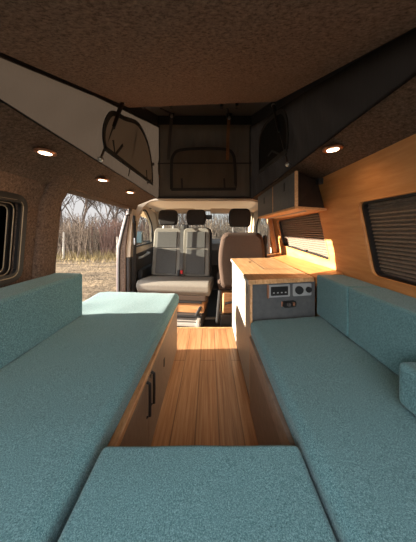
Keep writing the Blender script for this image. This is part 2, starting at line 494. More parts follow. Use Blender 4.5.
g = thing('grab_handle', 'beige grab handle on the passenger side windscreen pillar', 'handle', (-.79, 3.2, 1.27))
bm = new(); tube(bm, [(-.80, 3.05, 1.305), (-.765, 3.08, 1.275), (-.765, 3.26, 1.27), (-.79, 3.30, 1.285)], .012); obj('grip', bm, 'cream_plastic', g)
for q in ((-.79, 3.04, 1.30), (-.79, 3.30, 1.285)):
    bm = new(); lathe(bm, [(.014, 0), (.014, .01)], q); obj('mount', bm, 'dark_plastic', g)
# passenger seat belt on the B pillar
sb = thing('seat_belt', 'black seat belt hanging on the cream door pillar beside the double seat', 'seat belt', (-.88, 2.62, .4))
bm = new(); ribbon(bm, [(-.868, 2.62, 1.12), (-.86, 2.615, .9), (-.872, 2.61, .55), (-.88, 2.61, .1)], .045, .003, (1, -.6, 0)); obj('webbing', bm, 'black_rubber', sb)
bm = new(); box(bm, (-.89, 2.59, 1.09), (-.862, 2.65, 1.18), .01); obj('loop_anchor', bm, 'black_plastic', sb)
bm = new(); box(bm, (-.878, 2.60, .84), (-.856, 2.635, .92), .004); obj('latch_tongue', bm, 'steel', sb)
wm = thing('wing_mirror', 'blue grey wing mirror seen through the passenger door window', 'mirror', (-1.12, 3.5, .78))
bm = new(); box(bm, (-1.24, 3.46, .80), (-1.02, 3.53, 1.0), .03); obj('mirror_housing', bm, 'black_plastic', wm)
bm = B((-1.225, 3.452, .82), (-1.035, 3.462, .985), .004); obj('mirror_glass', bm, 'mirror_blue', wm)
bm = new(); tube(bm, [(-1.06, 3.5, .83), (-.93, 3.56, .82)], .025); obj('mirror_arm', bm, 'black_plastic', wm)

# ------------------------------------------------------------------ pop-up roof
def lidz(y, x=-.05):
    t = (x+.60)/1.105
    return (1.26+.395*y)*(1-t)+(1.268+.417*y)*t
roof = thing('pop_up_roof', 'raised pop-up roof lined with brown speckled carpet', 'roof', (-.05, .28, 1.39))
bm = new()
prism(bm, [(-.608, .28, lidz(.28, -.6)), (.508, .28, lidz(.28, .5)), (.508, 1.70, lidz(1.70, .5)), (-.608, 1.70, lidz(1.70, -.6))], (0, -.012, .03), .006)
obj('carpet_panel', bm, 'roof_carpet', roof)
bm = new()
prism(bm, [(-.66, .20, lidz(.20)+.09), (.56, .20, lidz(.20)+.09), (.56, 2.80, lidz(2.80)+.03), (-.66, 2.80, lidz(2.80)+.03)], (0, -.01, .03))
obj('roof_shell', bm, 'dark_plastic', roof)
def ctop(y): return 1.31+.353*y     # upper edge of the canvas
for sx, x in ((-1, RIM_L-.012), (1, RIM_R+.012)):
    bm = new()
    prism(bm, [(x, .28, lidz(.28, x)-.005), (x, 1.2, ctop(1.2)-.01), (x, 2.78, ctop(2.78)-.015), (x, 2.80, lidz(2.80)+.04), (x, .28, lidz(.28)+.12)], (.012*sx, 0, 0))
    obj('side_flange', bm, 'black_rubber', roof)
bm = new(); prism(bm, [(RIM_L-.03, 2.75, ctop(2.77)-.04), (RIM_R+.03, 2.75, ctop(2.77)-.04), (RIM_R+.03, 2.77, lidz(2.8)+.03), (RIM_L-.03, 2.77, lidz(2.8)+.03)], (0, .02, 0)); obj('front_flange', bm, 'black_rubber', roof)
for x in (-.52, -.30, .10, .22): obj('panel_clip', B((x-.012, 1.76, lidz(1.76)-.005), (x+.012, 1.80, lidz(1.8)+.06), .004), 'black_plastic', roof)

tent = thing('tent_canvas', 'grey canvas tent walls of the raised roof', 'tent', (-.05, 1.5, 1.39))
def side_canvas(x, sgn):
    bm = new(); NY, NZ = 60, 14; g = []
    for i in range(NY+1):
        y = .30+(2.765-.30)*i/NY; row = []
        zt = min(lidz(y, x)-.004, ctop(y))
        for j in range(NZ+1):
            t = j/NZ; z = 1.380+(max(zt, 1.40)-1.380)*t
            h = max(0, zt-1.392)
            n = noise.noise((y*5-z*6, z*1.2, 3+x*9))*.035+noise.noise((y*13-z*9, z*2, 9+x))*.014
            row.append(bm.verts.new((x-sgn*n*math.sin(math.pi*min(max(t, .08), .92))*min(1, h*3), y, z)))
        g.append(row)
    for a, b in zip(g, g[1:]):
        for j in range(NZ): bm.faces.new((a[j], b[j], b[j+1], a[j+1]))
    return bm
obj('side_wall', side_canvas(RIM_L+.004, -1), 'side_cloth_shaded', tent, sharp=80)
obj('side_wall', side_canvas(RIM_R-.004, 1), 'side_cloth_shaded', tent, sharp=80)
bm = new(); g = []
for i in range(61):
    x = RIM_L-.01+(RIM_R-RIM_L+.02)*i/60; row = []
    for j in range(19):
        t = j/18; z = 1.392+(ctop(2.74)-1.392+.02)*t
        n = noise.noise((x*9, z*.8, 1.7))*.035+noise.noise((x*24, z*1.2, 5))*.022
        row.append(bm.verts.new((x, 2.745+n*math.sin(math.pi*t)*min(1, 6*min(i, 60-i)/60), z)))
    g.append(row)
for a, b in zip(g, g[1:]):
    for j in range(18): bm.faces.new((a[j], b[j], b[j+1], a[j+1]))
obj('front_wall', bm, 'front_cloth_lit', tent, sharp=80)
# bottom hem bead
bm = new(); tube(bm, [(RIM_L, 2.72, 1.395), (RIM_R, 2.72, 1.395)], .022, 8)
obj('hem', bm, 'black_rubber', tent)
def mesh_window(pts, nrm, w, label, mat='left_mesh_lit'):
    """arched zip: a mesh panel and a black zip tape around it"""
    bm = new(); c = sum(pts, Vector())/len(pts); nn = Vector(nrm)*.03
    cv = bm.verts.new(c+nn); vs = [bm.verts.new(p+nn) for p in pts]
    for i in range(len(vs)): bm.faces.new((cv, vs[i], vs[(i+1) % len(vs)]))
    o = obj('mesh_window', bm, mat, tent); o['label'] = label
    bm = new(); q = [p+nn for p in pts]; ribbon(bm, q+q[:2], w, .006, nrm); obj('zip', bm, 'black_rubber', o)
    return o
def smoothpts(P, n=4):
    out = []
    for i in range(len(P)-1):
        a, b, c, d = P[max(i-1, 0)], P[i], P[i+1], P[min(i+2, len(P)-1)]
        for k in range(n):
            t = k/n
            out.append(.5*((2*b)+(c-a)*t+(2*a-5*b+4*c-d)*t*t+(3*b-a-3*c+d)*t**3))
    out.append(P[-1]); return out
lp = [(99.7, 148.5), (97.8, 137), (99.5, 124), (105.7, 113.7), (113, 115), (120, 118.5), (134.5, 124.5), (144, 142.5), (148.5, 164), (149.5, 184)]
pts = smoothpts([on_x(u, v, RIM_L) for u, v in lp]); mesh_window(pts, (1, 0, 0), .03, 'arched mesh window zip in the pale left canvas wall')
rp = [(262, 150), (262, 135), (266, 126), (280, 114), (288, 111), (292, 123), (291.5, 150), (277, 163)]
rp = [(292.5, 150), (292.5, 124), (288, 112), (280, 114), (268, 126), (263, 140), (262.5, 172)]
pts = smoothpts([on_x(u, v, RIM_R) for u, v in rp]); mesh_window(pts, (-1, 0, 0), .03, 'arched mesh window zip in the dark right canvas wall', 'right_mesh_shaded')
fs = F/2.715
fp = [(172, 190), (172, 165), (174, 156), (181, 151), (204, 149.5), (226, 150.5), (232.5, 155), (234.5, 165), (235.5, 189.5)]
pts = smoothpts([G(u, v, fs) for u, v in fp]); mesh_window(pts, (0, -1, 0), .035, 'wide mesh window zip in the front canvas wall', 'front_mesh_lit')
# seams, cross tape, tie straps
bm = new()
ribbon(bm, [G(u, v, fs)+Vector((0, -.03, 0)) for u, v in ((150, 164.5), (180, 164), (252, 164))], .014, .004, (0, -1, 0))
ribbon(bm, [on_x(u, v, RIM_L)+Vector((.02, 0, 0)) for u, v in ((148, 164.5), (152, 164))], .03, .004, (1, 0, 0))
obj('cross_tape', bm, 'black_rubber', tent)
def tent_part(name, pts, nrm, w):
    bm = new(); ribbon(bm, pts, w, .004, nrm); obj(name, bm, 'black_rubber', tent)
tent_part('seam', [on_x(u, v, RIM_L)+Vector((.024, 0, 0)) for u, v in ((134.5, 124.5), (130, 150), (125, 176))], (1, 0, 0), .008)
for x, dx in ((RIM_L, .015), (RIM_R, -.015)):
    bm = new(); tube(bm, [(x+dx, 2.71, 1.40), (x+dx*1.3, 2.70, 1.8), (x+dx, 2.71, ctop(2.7))], .007, 6); obj('seam', bm, 'black_rubber', tent)
for a in ([(108, 140), (110, 155), (118, 145)], [(143, 170), (144, 183), (148, 180)]):
    tent_part('tie_strap', [on_x(u, v, RIM_L)+Vector((.03, 0, 0)) for u, v in a], (1, 0, 0), .018)
for a in ([(182, 179), (182.5, 189)], [(224, 179), (224.5, 189)]):
    tent_part('tie_strap', [G(u, v, fs)+Vector((0, -.028, 0)) for u, v in a], (0, -1, 0), .022)
tent_part('tie_strap', [on_x(u, v, RIM_R)+Vector((-.03, 0, 0)) for u, v in ((272, 156), (276, 151), (284, 154))], (-1, 0, 0), .014)

def strut(label, a, b):
    t = thing('gas_strut', label, 'strut', a, 'roof gas struts')
    a, b = Vector(a), Vector(b); m1 = a.lerp(b, .5)
    bm = new(); tube(bm, [m1, b], .0135, 10); obj('cylinder', bm, 'black_plastic', t)
    bm = new(); tube(bm, [a, m1], .006, 8); obj('piston_rod', bm, 'dark_plastic', t)
    for p in (a, b):
        bm = new(); bmesh.ops.create_icosphere(bm, subdivisions=2, radius=.016, matrix=Matrix.Translation(p)); obj('ball_joint', bm, 'steel', t)
strut('black gas strut in front of the pale left canvas wall', (-.596, 1.236, 1.395), (-.575, 1.50, lidz(1.5)-.012))
strut('black gas strut in front of the dark right canvas wall', (.485, 1.385, 1.41), (.475, 1.66, lidz(1.66)-.012))
def strap(label, u0, v0, u1, v1, mat):
    s = 88; t = thing('hanging_strap', label, 'strap', G(u0, v0, s), 'roof straps')
    y = F/s
    bm = new(); ribbon(bm, [G(u0, v0, s), G((u0+u1)/2-.4, (v0+v1)/2, s), G(u1, v1, s)], .035, .004, (0, -1, 0)); obj('webbing', bm, mat, t)
    p = G(u0, v0, s); bm = new(); box(bm, p+Vector((-.03, -.02, -.03)), p+Vector((.03, .01, .03)), .006); obj('buckle', bm, 'black_plastic', t)
    bm = new(); tube(bm, [p+Vector((0, -.02, -.02)), p+Vector((0, -.03, -.05))], .014); obj('cam', bm, 'steel', t)
    bm = new(); q = Vector((p.x-.05, 2.2, lidz(2.2)+.045)); tube(bm, [p, q], .01, 6); obj('tether', bm, 'black_rubber', t)
strap('dark strap hanging at the left of the front canvas window', 172, 114, 168.5, 160, 'dark_plastic')
strap('brown webbing strap hanging at the right of the front canvas window', 229, 116, 227.5, 160, 'strap_web')

# ------------------------------------------------------------------ downlights
def downlight(label, x, y, z, nx):
    n = Vector((nx*.2, 0, -1)).normalized(); c = Vector((x, y, z))
    t = thing('ceiling_light', label, 'light', c, 'ceiling downlights')
    R = Vector((0, 0, 1)).rotation_difference(-n).to_matrix().to_4x4()
    M = Matrix.Translation(c) @ R
    bm = new(); lathe(bm, [(.026, -.004), (.040, -.004), (.042, .0), (.040, .006), (.026, .006)], (0, 0, 0)); bm.transform(M); obj('bezel', bm, 'copper', t)
    bm = new(); lathe(bm, [(.001, -.006), (.024, -.0055), (.0255, -.002), (.001, -.001)], (0, 0, 0)); bm.transform(M); obj('lens', bm, 'lamp_glow', t)
    l = bpy.data.lights.new('downlight_lamp', 'SPOT'); l.energy = 1.6; l.color = (1, .62, .34); l.spot_size = math.radians(150); l.spot_blend = 1; l.shadow_soft_size = .02
    o = bpy.data.objects.new('downlight_lamp', l); COL.objects.link(o); o.location = c+n*.014
    o.rotation_euler = n.to_track_quat('-Z', 'Y').to_euler()
downlight('lit round downlight nearest in the left carpet ceiling', -.70, .962, 1.336, -.38)
downlight('lit round downlight above the sliding door, middle of the left row', -.70, 1.48, 1.336, -.38)
downlight('lit round downlight farthest in the left ceiling row, near the tent corner', -.69, 1.97, 1.340, -.38)
downlight('lit round downlight in the right carpet ceiling above the plywood wall', .55, 1.0, 1.364, .3)

# ------------------------------------------------------------------ cushions
def cushion(name, label, lo, hi, bev=.03, poly=None, sag=.006, tilt=None, cat='cushion'):
    bm = new()
    if poly:
        prism(bm, [(x, y, lo[2]) for x, y in poly], (0, 0, hi[2]-lo[2]))
    else: box(bm, lo, hi)
    es = bm.edges[:]
    bmesh.ops.subdivide_edges(bm, edges=[e for e in es], cuts=0) if False else None
    bmesh.ops.bevel(bm, geom=bm.edges[:], offset=bev, segments=5, profile=.5, affect='EDGES')
    # refine by bisecting, then give the surface soft unevenness
    L = [Vector([min(v.co[i] for v in bm.verts) for i in range(3)]), Vector([max(v.co[i] for v in bm.verts) for i in range(3)])]
    for ax in (0, 1):
        n = max(2, int((L[1][ax]-L[0][ax])/.06)); nv = Vector((0, 0, 0)); nv[ax] = 1
        for k in range(1, n):
            co = Vector((0, 0, 0)); co[ax] = L[0][ax]+(L[1][ax]-L[0][ax])*k/n
            bmesh.ops.bisect_plane(bm, geom=bm.verts[:]+bm.edges[:]+bm.faces[:], plane_co=co, plane_no=nv)
    top = hi[2]
    for v in bm.verts:
        if v.co.z > top-.02:
            v.co.z += noise.noise((v.co.x*6, v.co.y*6, len(label)))*sag-abs(sag)
        if tilt: tilt(v.co)
    return tag(obj(name, bm, 'teal_fabric', sharp=60), label, cat)
ZC = .48
cushion('seat_cushion', 'long teal seat cushion on the left bench, sunlit at the door end', (-.95, Y_BACK+.05, .388), (-.26, 1.9, .492), .034,
        poly=[(-.945, Y_BACK+.05), (-.300, Y_BACK+.05), (-.247, 1.875), (-.86, 1.94), (-.94, 1.90)][::1])
cushion('back_cushion', 'teal backrest cushion under the small left window', (-.945, Y_BACK+.3, ZC+.004), (-.768, 1.375, .748), .016, sag=.003)
cushion('bridge_cushion', 'teal cushion bridging the aisle in the foreground between both benches', (-.261, Y_BACK+.05, .405), (.221, .556, ZC+.004), .016)
cushion('seat_cushion', 'long teal seat cushion on the right bench beside the kitchen cabinet', (.212, Y_BACK+.05, .415), (.80, 1.262, .512), .032,
        poly=[(.226, Y_BACK+.05), (.80, Y_BACK+.05), (.80, 1.352), (.66, 1.335), (.226, 1.258)])
cushion('back_cushion', 'short teal backrest cushion touching the kitchen cabinet worktop corner', (.634, 1.030, .51), (.80, 1.33, .747), .012, sag=.003)
cushion('back_cushion', 'long teal backrest cushion under the large blind on the right wall', (.634, Y_BACK+.4, .51), (.80, 1.028, .747), .012, sag=.003)
cushion('side_cushion', 'short teal cushion standing at the right edge in the foreground', (.535, -.05, .51), (.632, .645, .635), .018, sag=.003)

# ------------------------------------------------------------------ benches
bl = thing('bench', 'left bench base with taupe front panel and wooden top edge', 'bench', (-.6, .8, 0))
bm = new(); box(bm, (-.945, Y_BACK+.05, .002), (-.285, 1.87, .363)); obj('carcass', bm, 'box_wood', bl, smooth=False)
bm = new(); box(bm, (-.285, Y_BACK+.05, .02), (-.265, .99, .362), .001); box(bm, (-.285, .994, .02), (-.265, 1.868, .362), .001); obj('front_panel', bm, 'taupe_laminate', bl, smooth=False)
bm = new(); box(bm, (-.945, Y_BACK+.05, .364), (-.264, 1.872, .386), .002); obj('top_board', bm, 'edge_wood', bl, smooth=False)
bm = new(); box(bm, (-.283, Y_BACK+.05, .002), (-.272, 1.865, .02)); obj('plinth', bm, 'black_plastic', bl, smooth=False)
for y in (.958, 1.03):
    bm = new(); tube(bm, [(-.265, y, .356), (-.252, y, .350), (-.251, y, .28), (-.252, y, .213), (-.265, y, .206)], .0065, 8); obj('handle', bm, 'black_plastic', bl)
for y, z in ((1.33, .225),):
    bm = B((-.266, y-.012, z-.022), (-.262, y+.012, z+.022), .0015); obj('latch', bm, 'black_plastic', bl)
bm = new(); prism(bm, [(-.266, 1.0, .35), (-.266, 1.03, .35), (-.266, 1.03, .325)], (.004, 0, 0)); obj('corner_clip', bm, 'black_plastic', bl, smooth=False)
br = thing('bench', 'right bench base with brown front panel and pale double wooden edge', 'bench', (.5, .5, 0))
bm = new(); box(bm, (.245, Y_BACK+.05, .002), (.80, 1.255, .334)); obj('carcass', bm, 'box_wood', br, smooth=False)
bm = new(); box(bm, (.228, Y_BACK+.05, .01), (.245, 1.255, .33)); obj('front_panel', bm, 'taupe_laminate', br, smooth=False)
bm = new(); box(bm, (.225, Y_BACK+.05, .335), (.80, 1.255, .370), .002); box(bm, (.223, Y_BACK+.05, .374), (.80, 1.255, .412), .002); obj('top_board', bm, 'pale_trim', br, smooth=False)
bb = tag(obj('bridge_board', B((-.258, Y_BACK+.05, .385), (.218, .53, .403), .002), 'edge_wood'), 'wooden board under the foreground bridge cushion', 'board')

# ------------------------------------------------------------------ kitchen cabinet
k = thing('kitchen_cabinet', 'grey kitchen cabinet with sockets on its near end, beside the aisle', 'cabinet', (.43, 1.75, 0))
NL, NR, FL, FR = (.232, 1.270), (.634, 1.347), (.232, 2.24), (.646, 2.30)
bm = new(); prism(bm, [(x, y, .002) for x, y in ((.247, 1.285), (.634, 1.360), FR, (.247, 2.24))], (0, 0, .696)); obj('carcass', bm, 'grey_laminate', k, smooth=False)
nd = (Vector((NR[0]-NL[0], NR[1]-NL[1], 0))).normalized(); nn = Vector((nd.y, -nd.x, 0))
bm = new(); prism(bm, [(NL[0]+.012, NL[1]+.002, .408), (NR[0], NR[1], .408), (NR[0]+.0, NR[1]+.012, .408), (NL[0]+.012, NL[1]+.014, .408)], (0, 0, .29)); obj('end_panel', bm, 'grey_laminate', k, smooth=False)
bm = new(); box(bm, (.231, 1.262, .02), (.244, 1.282, .698), .002); obj('edge_strip', bm, 'edge_wood', k)
def kdoor(y0, y1, z0, z1, slot):
    bm = B((.231, y0+.002, z0), (.247, y1-.002, z1), .0015); d = obj('door', bm, 'pale_laminate', k)
    bm = B((.2295, slot[0]-.010, slot[1]-.022), (.2325, slot[0]+.010, slot[1]+.022), .001); obj('latch', bm, 'black_plastic', d)
kdoor(1.284, 1.88, .05, .695, (1.36, .645))
kdoor(1.88, 2.238, .50, .695, (2.12, .645))
kdoor(1.88, 2.238, .05, .497, (1.95, .42))
bm = B((.24, 1.29, .002), (.25, 2.23, .05)); obj('plinth', bm, 'black_plastic', k, smooth=False)
def onface(x, z, d=0):
    t = (x-NL[0])/(NR[0]-NL[0])
    p = Vector((x, NL[1]+t*(NR[1]-NL[1])+.002, z)); return p+nn*d
def faceplate(name, mat, x0, x1, z0, z1, d0, d1, r, parent):
    bm = new()
    loop = rounded([(x0, z0), (x1, z0), (x1, z1), (x0, z1)], r, 4)
    prism(bm, [onface(p[0], p[1], d0) for p in loop], nn*(d1-d0)); return obj(name, bm, mat, parent)
p1 = faceplate('socket_plate', 'grey_plastic', .336, .471, .618, .690, 0, .006, .008, k); p1['label'] = 'grey frame holding a black row of sockets'
faceplate('socket_strip', 'black_plastic', .353, .458, .628, .680, .006, .009, .006, p1)
faceplate('plate_edge', 'copper', .331, .342, .616, .692, .0, .009, .003, p1)
for i in range(4):
    faceplate('socket', 'grey_plastic', .365+i*.024, .375+i*.024, .641, .648, .009, .0105, .002, p1)
p2 = faceplate('socket_plate', 'grey_plastic', .490, .608, .618, .690, 0, .006, .008, k); p2['label'] = 'grey plate with round black twelve volt sockets'
for x, r in ((.524, .024), (.585, .017)):
    bm = new(); lathe(bm, [(r*.6, 0), (r, 0), (r, .012), (r*.55, .014), (r*.5, .004)], (0, 0, 0), 'Y')
    q = onface(x, .654, .018); bm.transform(Matrix.Translation(q)); obj('round_socket', bm, 'black_plastic', p2)
sw1 = faceplate('switch', 'black_plastic', .425, .507, .556, .594, 0, .014, .016, k)
bm = new(); lathe(bm, [(.012, 0), (.012, .016)], onface(.455, .575, .024), 'Y'); obj('switch_knob', bm, 'dark_plastic', sw1)
faceplate('switch_tab', 'copper', .484, .496, .566, .586, .014, .018, .003, sw1)
faceplate('side_tab', 'copper', .419, .426, .562, .590, 0, .004, .001, sw1)
wt = thing('worktop', 'oak stave worktop on the kitchen cabinet', 'worktop', (.43, 1.75, .70))
bm = new(); prism(bm, [(x, y, .7) for x, y in ((.219, 1.252), (.622, 1.332), (.650, 2.31), (.219, 2.255))], (0, 0, .026), .002); obj('board', bm, 'worktop_wood', wt, smooth=False)
bm = new(); box(bm, (.2175, 1.252, .702), (.219, 2.25, .724)); obj('pale_edge', bm, 'pale_metal', wt, smooth=False)
bm = new()
tube(bm, [(.33, 2.22, .7262), (.45, 1.72, .7262), (.64, 1.60, .7262)], .0018, 6) if False else None
box(bm, (.395, 1.62, .7255), (.399, 2.28, .7268)); box(bm, (.395, 1.62, .7255), (.645, 1.624, .7268)); obj('lid_joint', bm, 'dark_plastic', wt, smooth=False)
bm = new(); lathe(bm, [(.011, 0), (.013, .002), (.009, .004)], (.36, 1.98, .726)); obj('finger_hole', bm, 'black_plastic', wt)
# sill between the worktop and the wall
bm = new(); prism(bm, [(.640, 1.350, .67), (.640, 1.350, .722), (.81, 1.36, .748), (.81, 1.36, .67)], (.012, 1.36, 0)); struct('trim_10', bm, 'ply_wall', smooth=False)
# plywood end post at the front of the right wall
bm = new(); prism(bm, [(.81, 2.66, .70), (.81, 2.72, .70), (.765, 2.72, .70), (.765, 2.66, .70)], (-.07, 0, .47)); struct('trim_11', bm, 'ply_wall', smooth=False)

# ------------------------------------------------------------------ overhead cabinet
oc = thing('overhead_cabinet', 'dark grey overhead locker with wooden edges above the kitchen', 'cabinet', (.6, 1.8, 1.13))
X0, Z0, Z1 = .500, 1.130, 1.352
bm = new(); prism(bm, [(X0+.016, 1.318, Z0+.014), (.738, 1.435, Z0+.014), (.738, 2.303, Z0+.014), (X0+.016, 2.303, Z0+.014)], (0, 0, Z1-Z0-.016))
for v in bm.verts:
    if v.co.x > .7 and v.co.z > 1.2: v.co.x, v.co.z = .69, 1.322
obj('carcass', bm, 'dark_laminate', oc, smooth=False)
bm = new(); prism(bm, [(X0, 1.303, Z0), (.745, 1.422, Z0), (.745, 2.315, Z0), (X0, 2.315, Z0)], (0, 0, .014)); obj('bottom_board', bm, 'edge_wood', oc, smooth=False)
bm = new(); box(bm, (X0, 1.305, Z0+.014), (X0+.018, 1.320, Z1-.002), .002); obj('edge_strip', bm, 'edge_wood', oc)
for y0, y1, sy, sz in ((1.323, 1.765, 1.50, 1.29), (1.777, 2.31, 2.05, 1.275)):
    d = obj('door', B((X0+.002, y0, Z0+.016), (X0+.018, y1, Z1-.004), .0015), 'grey_laminate', oc)
    obj('latch', B((X0-.002, sy-.014, sz-.028), (X0+.004, sy+.014, sz+.028), .0015), 'black_plastic', d)
obj('divider_edge', B((X0, 1.766, Z0+.014), (X0+.018, 1.776, Z1-.004)), 'edge_wood', oc)
obj('light_strip', B((.60, 1.42, Z0-.008), (.615, 2.30, Z0), .001), 'pale_metal', oc)
hk = tag(obj('bracket', B((.676, 1.385, 1.29), (.705, 1.42, 1.328), .004), 'black_plastic'), 'small black bracket at the near end of the overhead locker', 'bracket')

# ------------------------------------------------------------------ blinds
def blind(label, poly, npl, tab):
    zs = [p[1] for p in poly]; z0, z1 = min(zs), max(zs)
    t = thing('window_blind', label, 'blind', (.82, sum(p[0] for p in poly)/len(poly), z0), 'pleated window blinds')
    cy = sum(p[0] for p in poly)/len(poly)
    def ext(z):
        ys = []
        for i in range(len(poly)):
            (a, b), (c, d) = poly[i-1], poly[i]
            if (b-z)*(d-z) <= 0 and abs(d-b) > 1e-9: ys.append(a+(c-a)*(z-b)/(d-b))
        return (min(ys), max(ys)) if ys else None
    bm = new(); rows = []
    n = npl*2
    for i in range(n+1):
        z = z0+.004+(z1-z0-.008)*i/n
        e = ext(z)
        if not e: continue
        x = xr(0, z)+(.030 if i % 2 else .042)
        rows.append([bm.verts.new((x, e[0]+(e[1]-e[0])*k/8, z)) for k in range(9)])
    for a, b in zip(rows, rows[1:]):
        for q in range(8): bm.faces.new((a[q], a[q+1], b[q+1], b[q]))
    obj('pleats', bm, 'blind_cloth', t, smooth=False)
    bm = new(); l = loop3(poly, .012, xr, .006); ribbon(bm, l+l[:2], .014, .024, (1, 0, .15)); obj('frame', bm, 'black_plastic', t)
    bm = new(); l = loop3(poly, -.001, xr, -.001); tube(bm, l+l[:1], .004, 6); obj('edge_bead', bm, 'ply_wall', t)
    bm = B((xr(0, tab[1])+.008, tab[0]-.016, tab[1]-.008), (xr(0, tab[1])+.024, tab[0]+.016, tab[1]+.008), .003); obj('pull_tab', bm, 'black_plastic', t)
blind('large pleated brown blind over the nearer right window', [(p[0], p[1]) for p in rwin_near], 20, (.7, .785))
blind('half sunlit pleated blind under the overhead locker', [(p[0], p[1]) for p in rwin_far], 18, (1.93, .832))

# ------------------------------------------------------------------ front seats
def pad(lo, hi, bev, rot=None, seg=5, bulge=0):
    bm = new(); box(bm, lo, hi, bev, seg, rot)
    return bm
TILT = Matrix.Rotation(math.radians(-10), 3, 'X')   # recline away from us
ds = thing('double_seat', 'grey double passenger seat swivelled to face the living area', 'seat', (-.37, 2.85, -.06))
# seat base
bm = new()
prof = [(2.50, .33), (2.485, .40), (2.53, .435), (2.80, .425), (3.02, .40), (3.02, .30), (2.56, .27)]
prism(bm, [(-.79, y, z) for y, z in prof], (.84, 0, 0), .02); obj('seat', bm, 'seat_grey', ds)
bm = new(); box(bm, (-.76, 2.55, .20), (.02, 3.02, .29), .03); obj('seat_pan', bm, 'seat_brown', ds)
bm = new(); box(bm, (-.55, 2.56, .075), (-.02, 2.98, .20), .01); obj('pedestal', bm, 'box_wood', ds)
bm = new(); box(bm, (-.62, 2.53, .19), (-.04, 3.0, .215), .005); tube(bm, [(-.50, 2.50, .06), (-.06, 2.50, .06)], .014); tube(bm, [(-.10, 2.50, .06), (-.04, 2.60, .18)], .018); obj('swivel_frame', bm, 'black_plastic', ds)
bm = new(); box(bm, (-.46, 2.42, -.02), (-.07, 2.46, .012), .005); box(bm, (-.46, 2.44, .028), (-.07, 2.455, .036), .002); box(bm, (-.08, 2.41, -.03), (-.045, 2.5, .05), .004); obj('slide_rail', bm, 'pale_metal', ds)
bm = new(); box(bm, (-.60, 2.50, -.058), (-.03, 2.98, .075), .01); obj('base_box', bm, 'dark_plastic', ds)
def seatback(x0, x1, y, z0, z1, shell, face, insert):
    c = Vector(((x0+x1)/2, y, z0))
    def put(bm):
        bm.transform(Matrix.Translation(c) @ TILT.to_4x4() @ Matrix.Translation(-c)); return bm
    bm = new(); loop = rounded([(x0-.015, z0), (x1+.015, z0), (x1+.012, z1+.015), (x0-.012, z1+.015)], [.02, .02, .07, .07])
    prism(bm, [(p[0], y+.03, p[1]) for p in loop], (0, .10, 0)); o = obj('backrest', put(bm), shell, ds)
    bm = new(); loop = rounded([(x0, z0), (x1, z0), (x1-.005, z1), (x0+.005, z1)], [.02, .02, .06, .06])
    prism(bm, [(p[0], y-.03, p[1]) for p in loop], (0, .08, 0), .018); obj('cover', put(bm), face, o)
    bm = new(); mx = x0+.055, x1-.055
    zm = z0+(z1-z0)*.56
    for za, zb in ((z0+.02, zm-.006), (zm+.006, z1-.05)):
        box(bm, (mx[0], y-.042, za), (mx[1], y-.01, zb), .012)
    obj('insert', put(bm), insert, o)
    return put
put = seatback(-.785, -.392, 2.97, .41, 1.045, 'seat_grey', 'seat_grey', 'seat_dark')
put = seatback(-.374, -.008, 2.97, .41, 1.045, 'seat_black', 'seat_grey', 'seat_dark')
def headrest(parent, xc, y, z0, w=.25, h=.215, mat='seat_black'):
    bm = new(); loop = rounded([(xc-w*.42, z0), (xc+w*.42, z0), (xc+w/2, z0+h*.45), (xc+w*.43, z0+h), (xc-w*.43, z0+h), (xc-w/2, z0+h*.45)], [.03, .03, .05, .05, .05, .05])
    prism(bm, [(p[0], y, p[1]) for p in loop], (0, .09, 0), .022); o = obj('headrest', bm, mat, parent)
    for s in (-.07, .07):
        bm = new(); tube(bm, [(xc+s, y+.045, z0-.09), (xc+s, y+.045, z0+.02)], .008); obj('post', bm, 'steel', o)
headrest(ds, -.60, 3.06, 1.082, .275, .21); headrest(ds, -.205, 3.06, 1.082, .275, .21)
bm = new(); box(bm, (-.41, 3.06, 1.03), (-.31, 3.13, 1.09), .015); obj('belt_guide', bm, 'black_plastic', ds)
bm = new(); ribbon(bm, [(-.385, 3.03, 1.07), (-.378, 3.005, 1.03), (-.372, 2.95, .70), (-.368, 2.91, .47)], .045, .004, (0, -1, .15)); obj('belt', bm, 'seat_dark', ds)
for dx in (-.022, .022):
    bm = new(); box(bm, (-.372+dx-.014, 2.865, .425), (-.372+dx+.014, 2.90, .50), .005); b_ = obj('buckle', bm, 'black_plastic', ds)
    if dx > 0:
        bm = new(); box(bm, (-.372+dx-.015, 2.858, .455), (-.372+dx+.015, 2.87, .50), .003); obj('release_button', bm, 'red_plastic', b_)
ds.rotation_euler.z = math.radians(-7)
dr = thing('driver_seat', 'brown driver seat seen from behind beyond the kitchen worktop', 'seat', (.34, 2.6, -.06))
bm = new(); loop = rounded([(.13, .40), (.56, .40), (.605, .72), (.565, .985), (.145, .985), (.095, .72)], [.05, .05, .2, .09, .09, .2], 8)
prism(bm, [(p[0], 2.36, p[1]) for p in loop], (0, .15, 0), .04); obj('backrest', bm, 'seat_brown', dr)
bm = new(); box(bm, (.10, 2.50, .33), (.58, 3.02, .46), .04); obj('seat', bm, 'seat_brown', dr)
bm = new(); box(bm, (.15, 2.45, .10), (.54, 2.95, .33), .015); obj('pedestal', bm, 'box_wood', dr)
bm = new(); box(bm, (.12, 2.42, -.058), (.56, 2.95, .10), .01); tube(bm, [(.09, 2.44, .0), (.12, 2.42, .36)], .02); tube(bm, [(.17, 2.41, .22), (.26, 2.41, .24), (.34, 2.41, .18)], .014); obj('base_box', bm, 'black_plastic', dr)
headrest(dr, .335, 2.42, 1.045, .25, .20)
bm = new(); box(bm, (.60, 2.47, .55), (.64, 2.56, .95), .015); obj('side_bolster', bm, 'seat_black', dr)
# driver side belt pillar strip
dsb = tag(obj('belt_rail', B((.70, 2.66, .30), (.725, 2.69, 1.15), .006), 'pale_metal'), 'pale vertical rail on the door pillar right of the driver seat', 'rail')

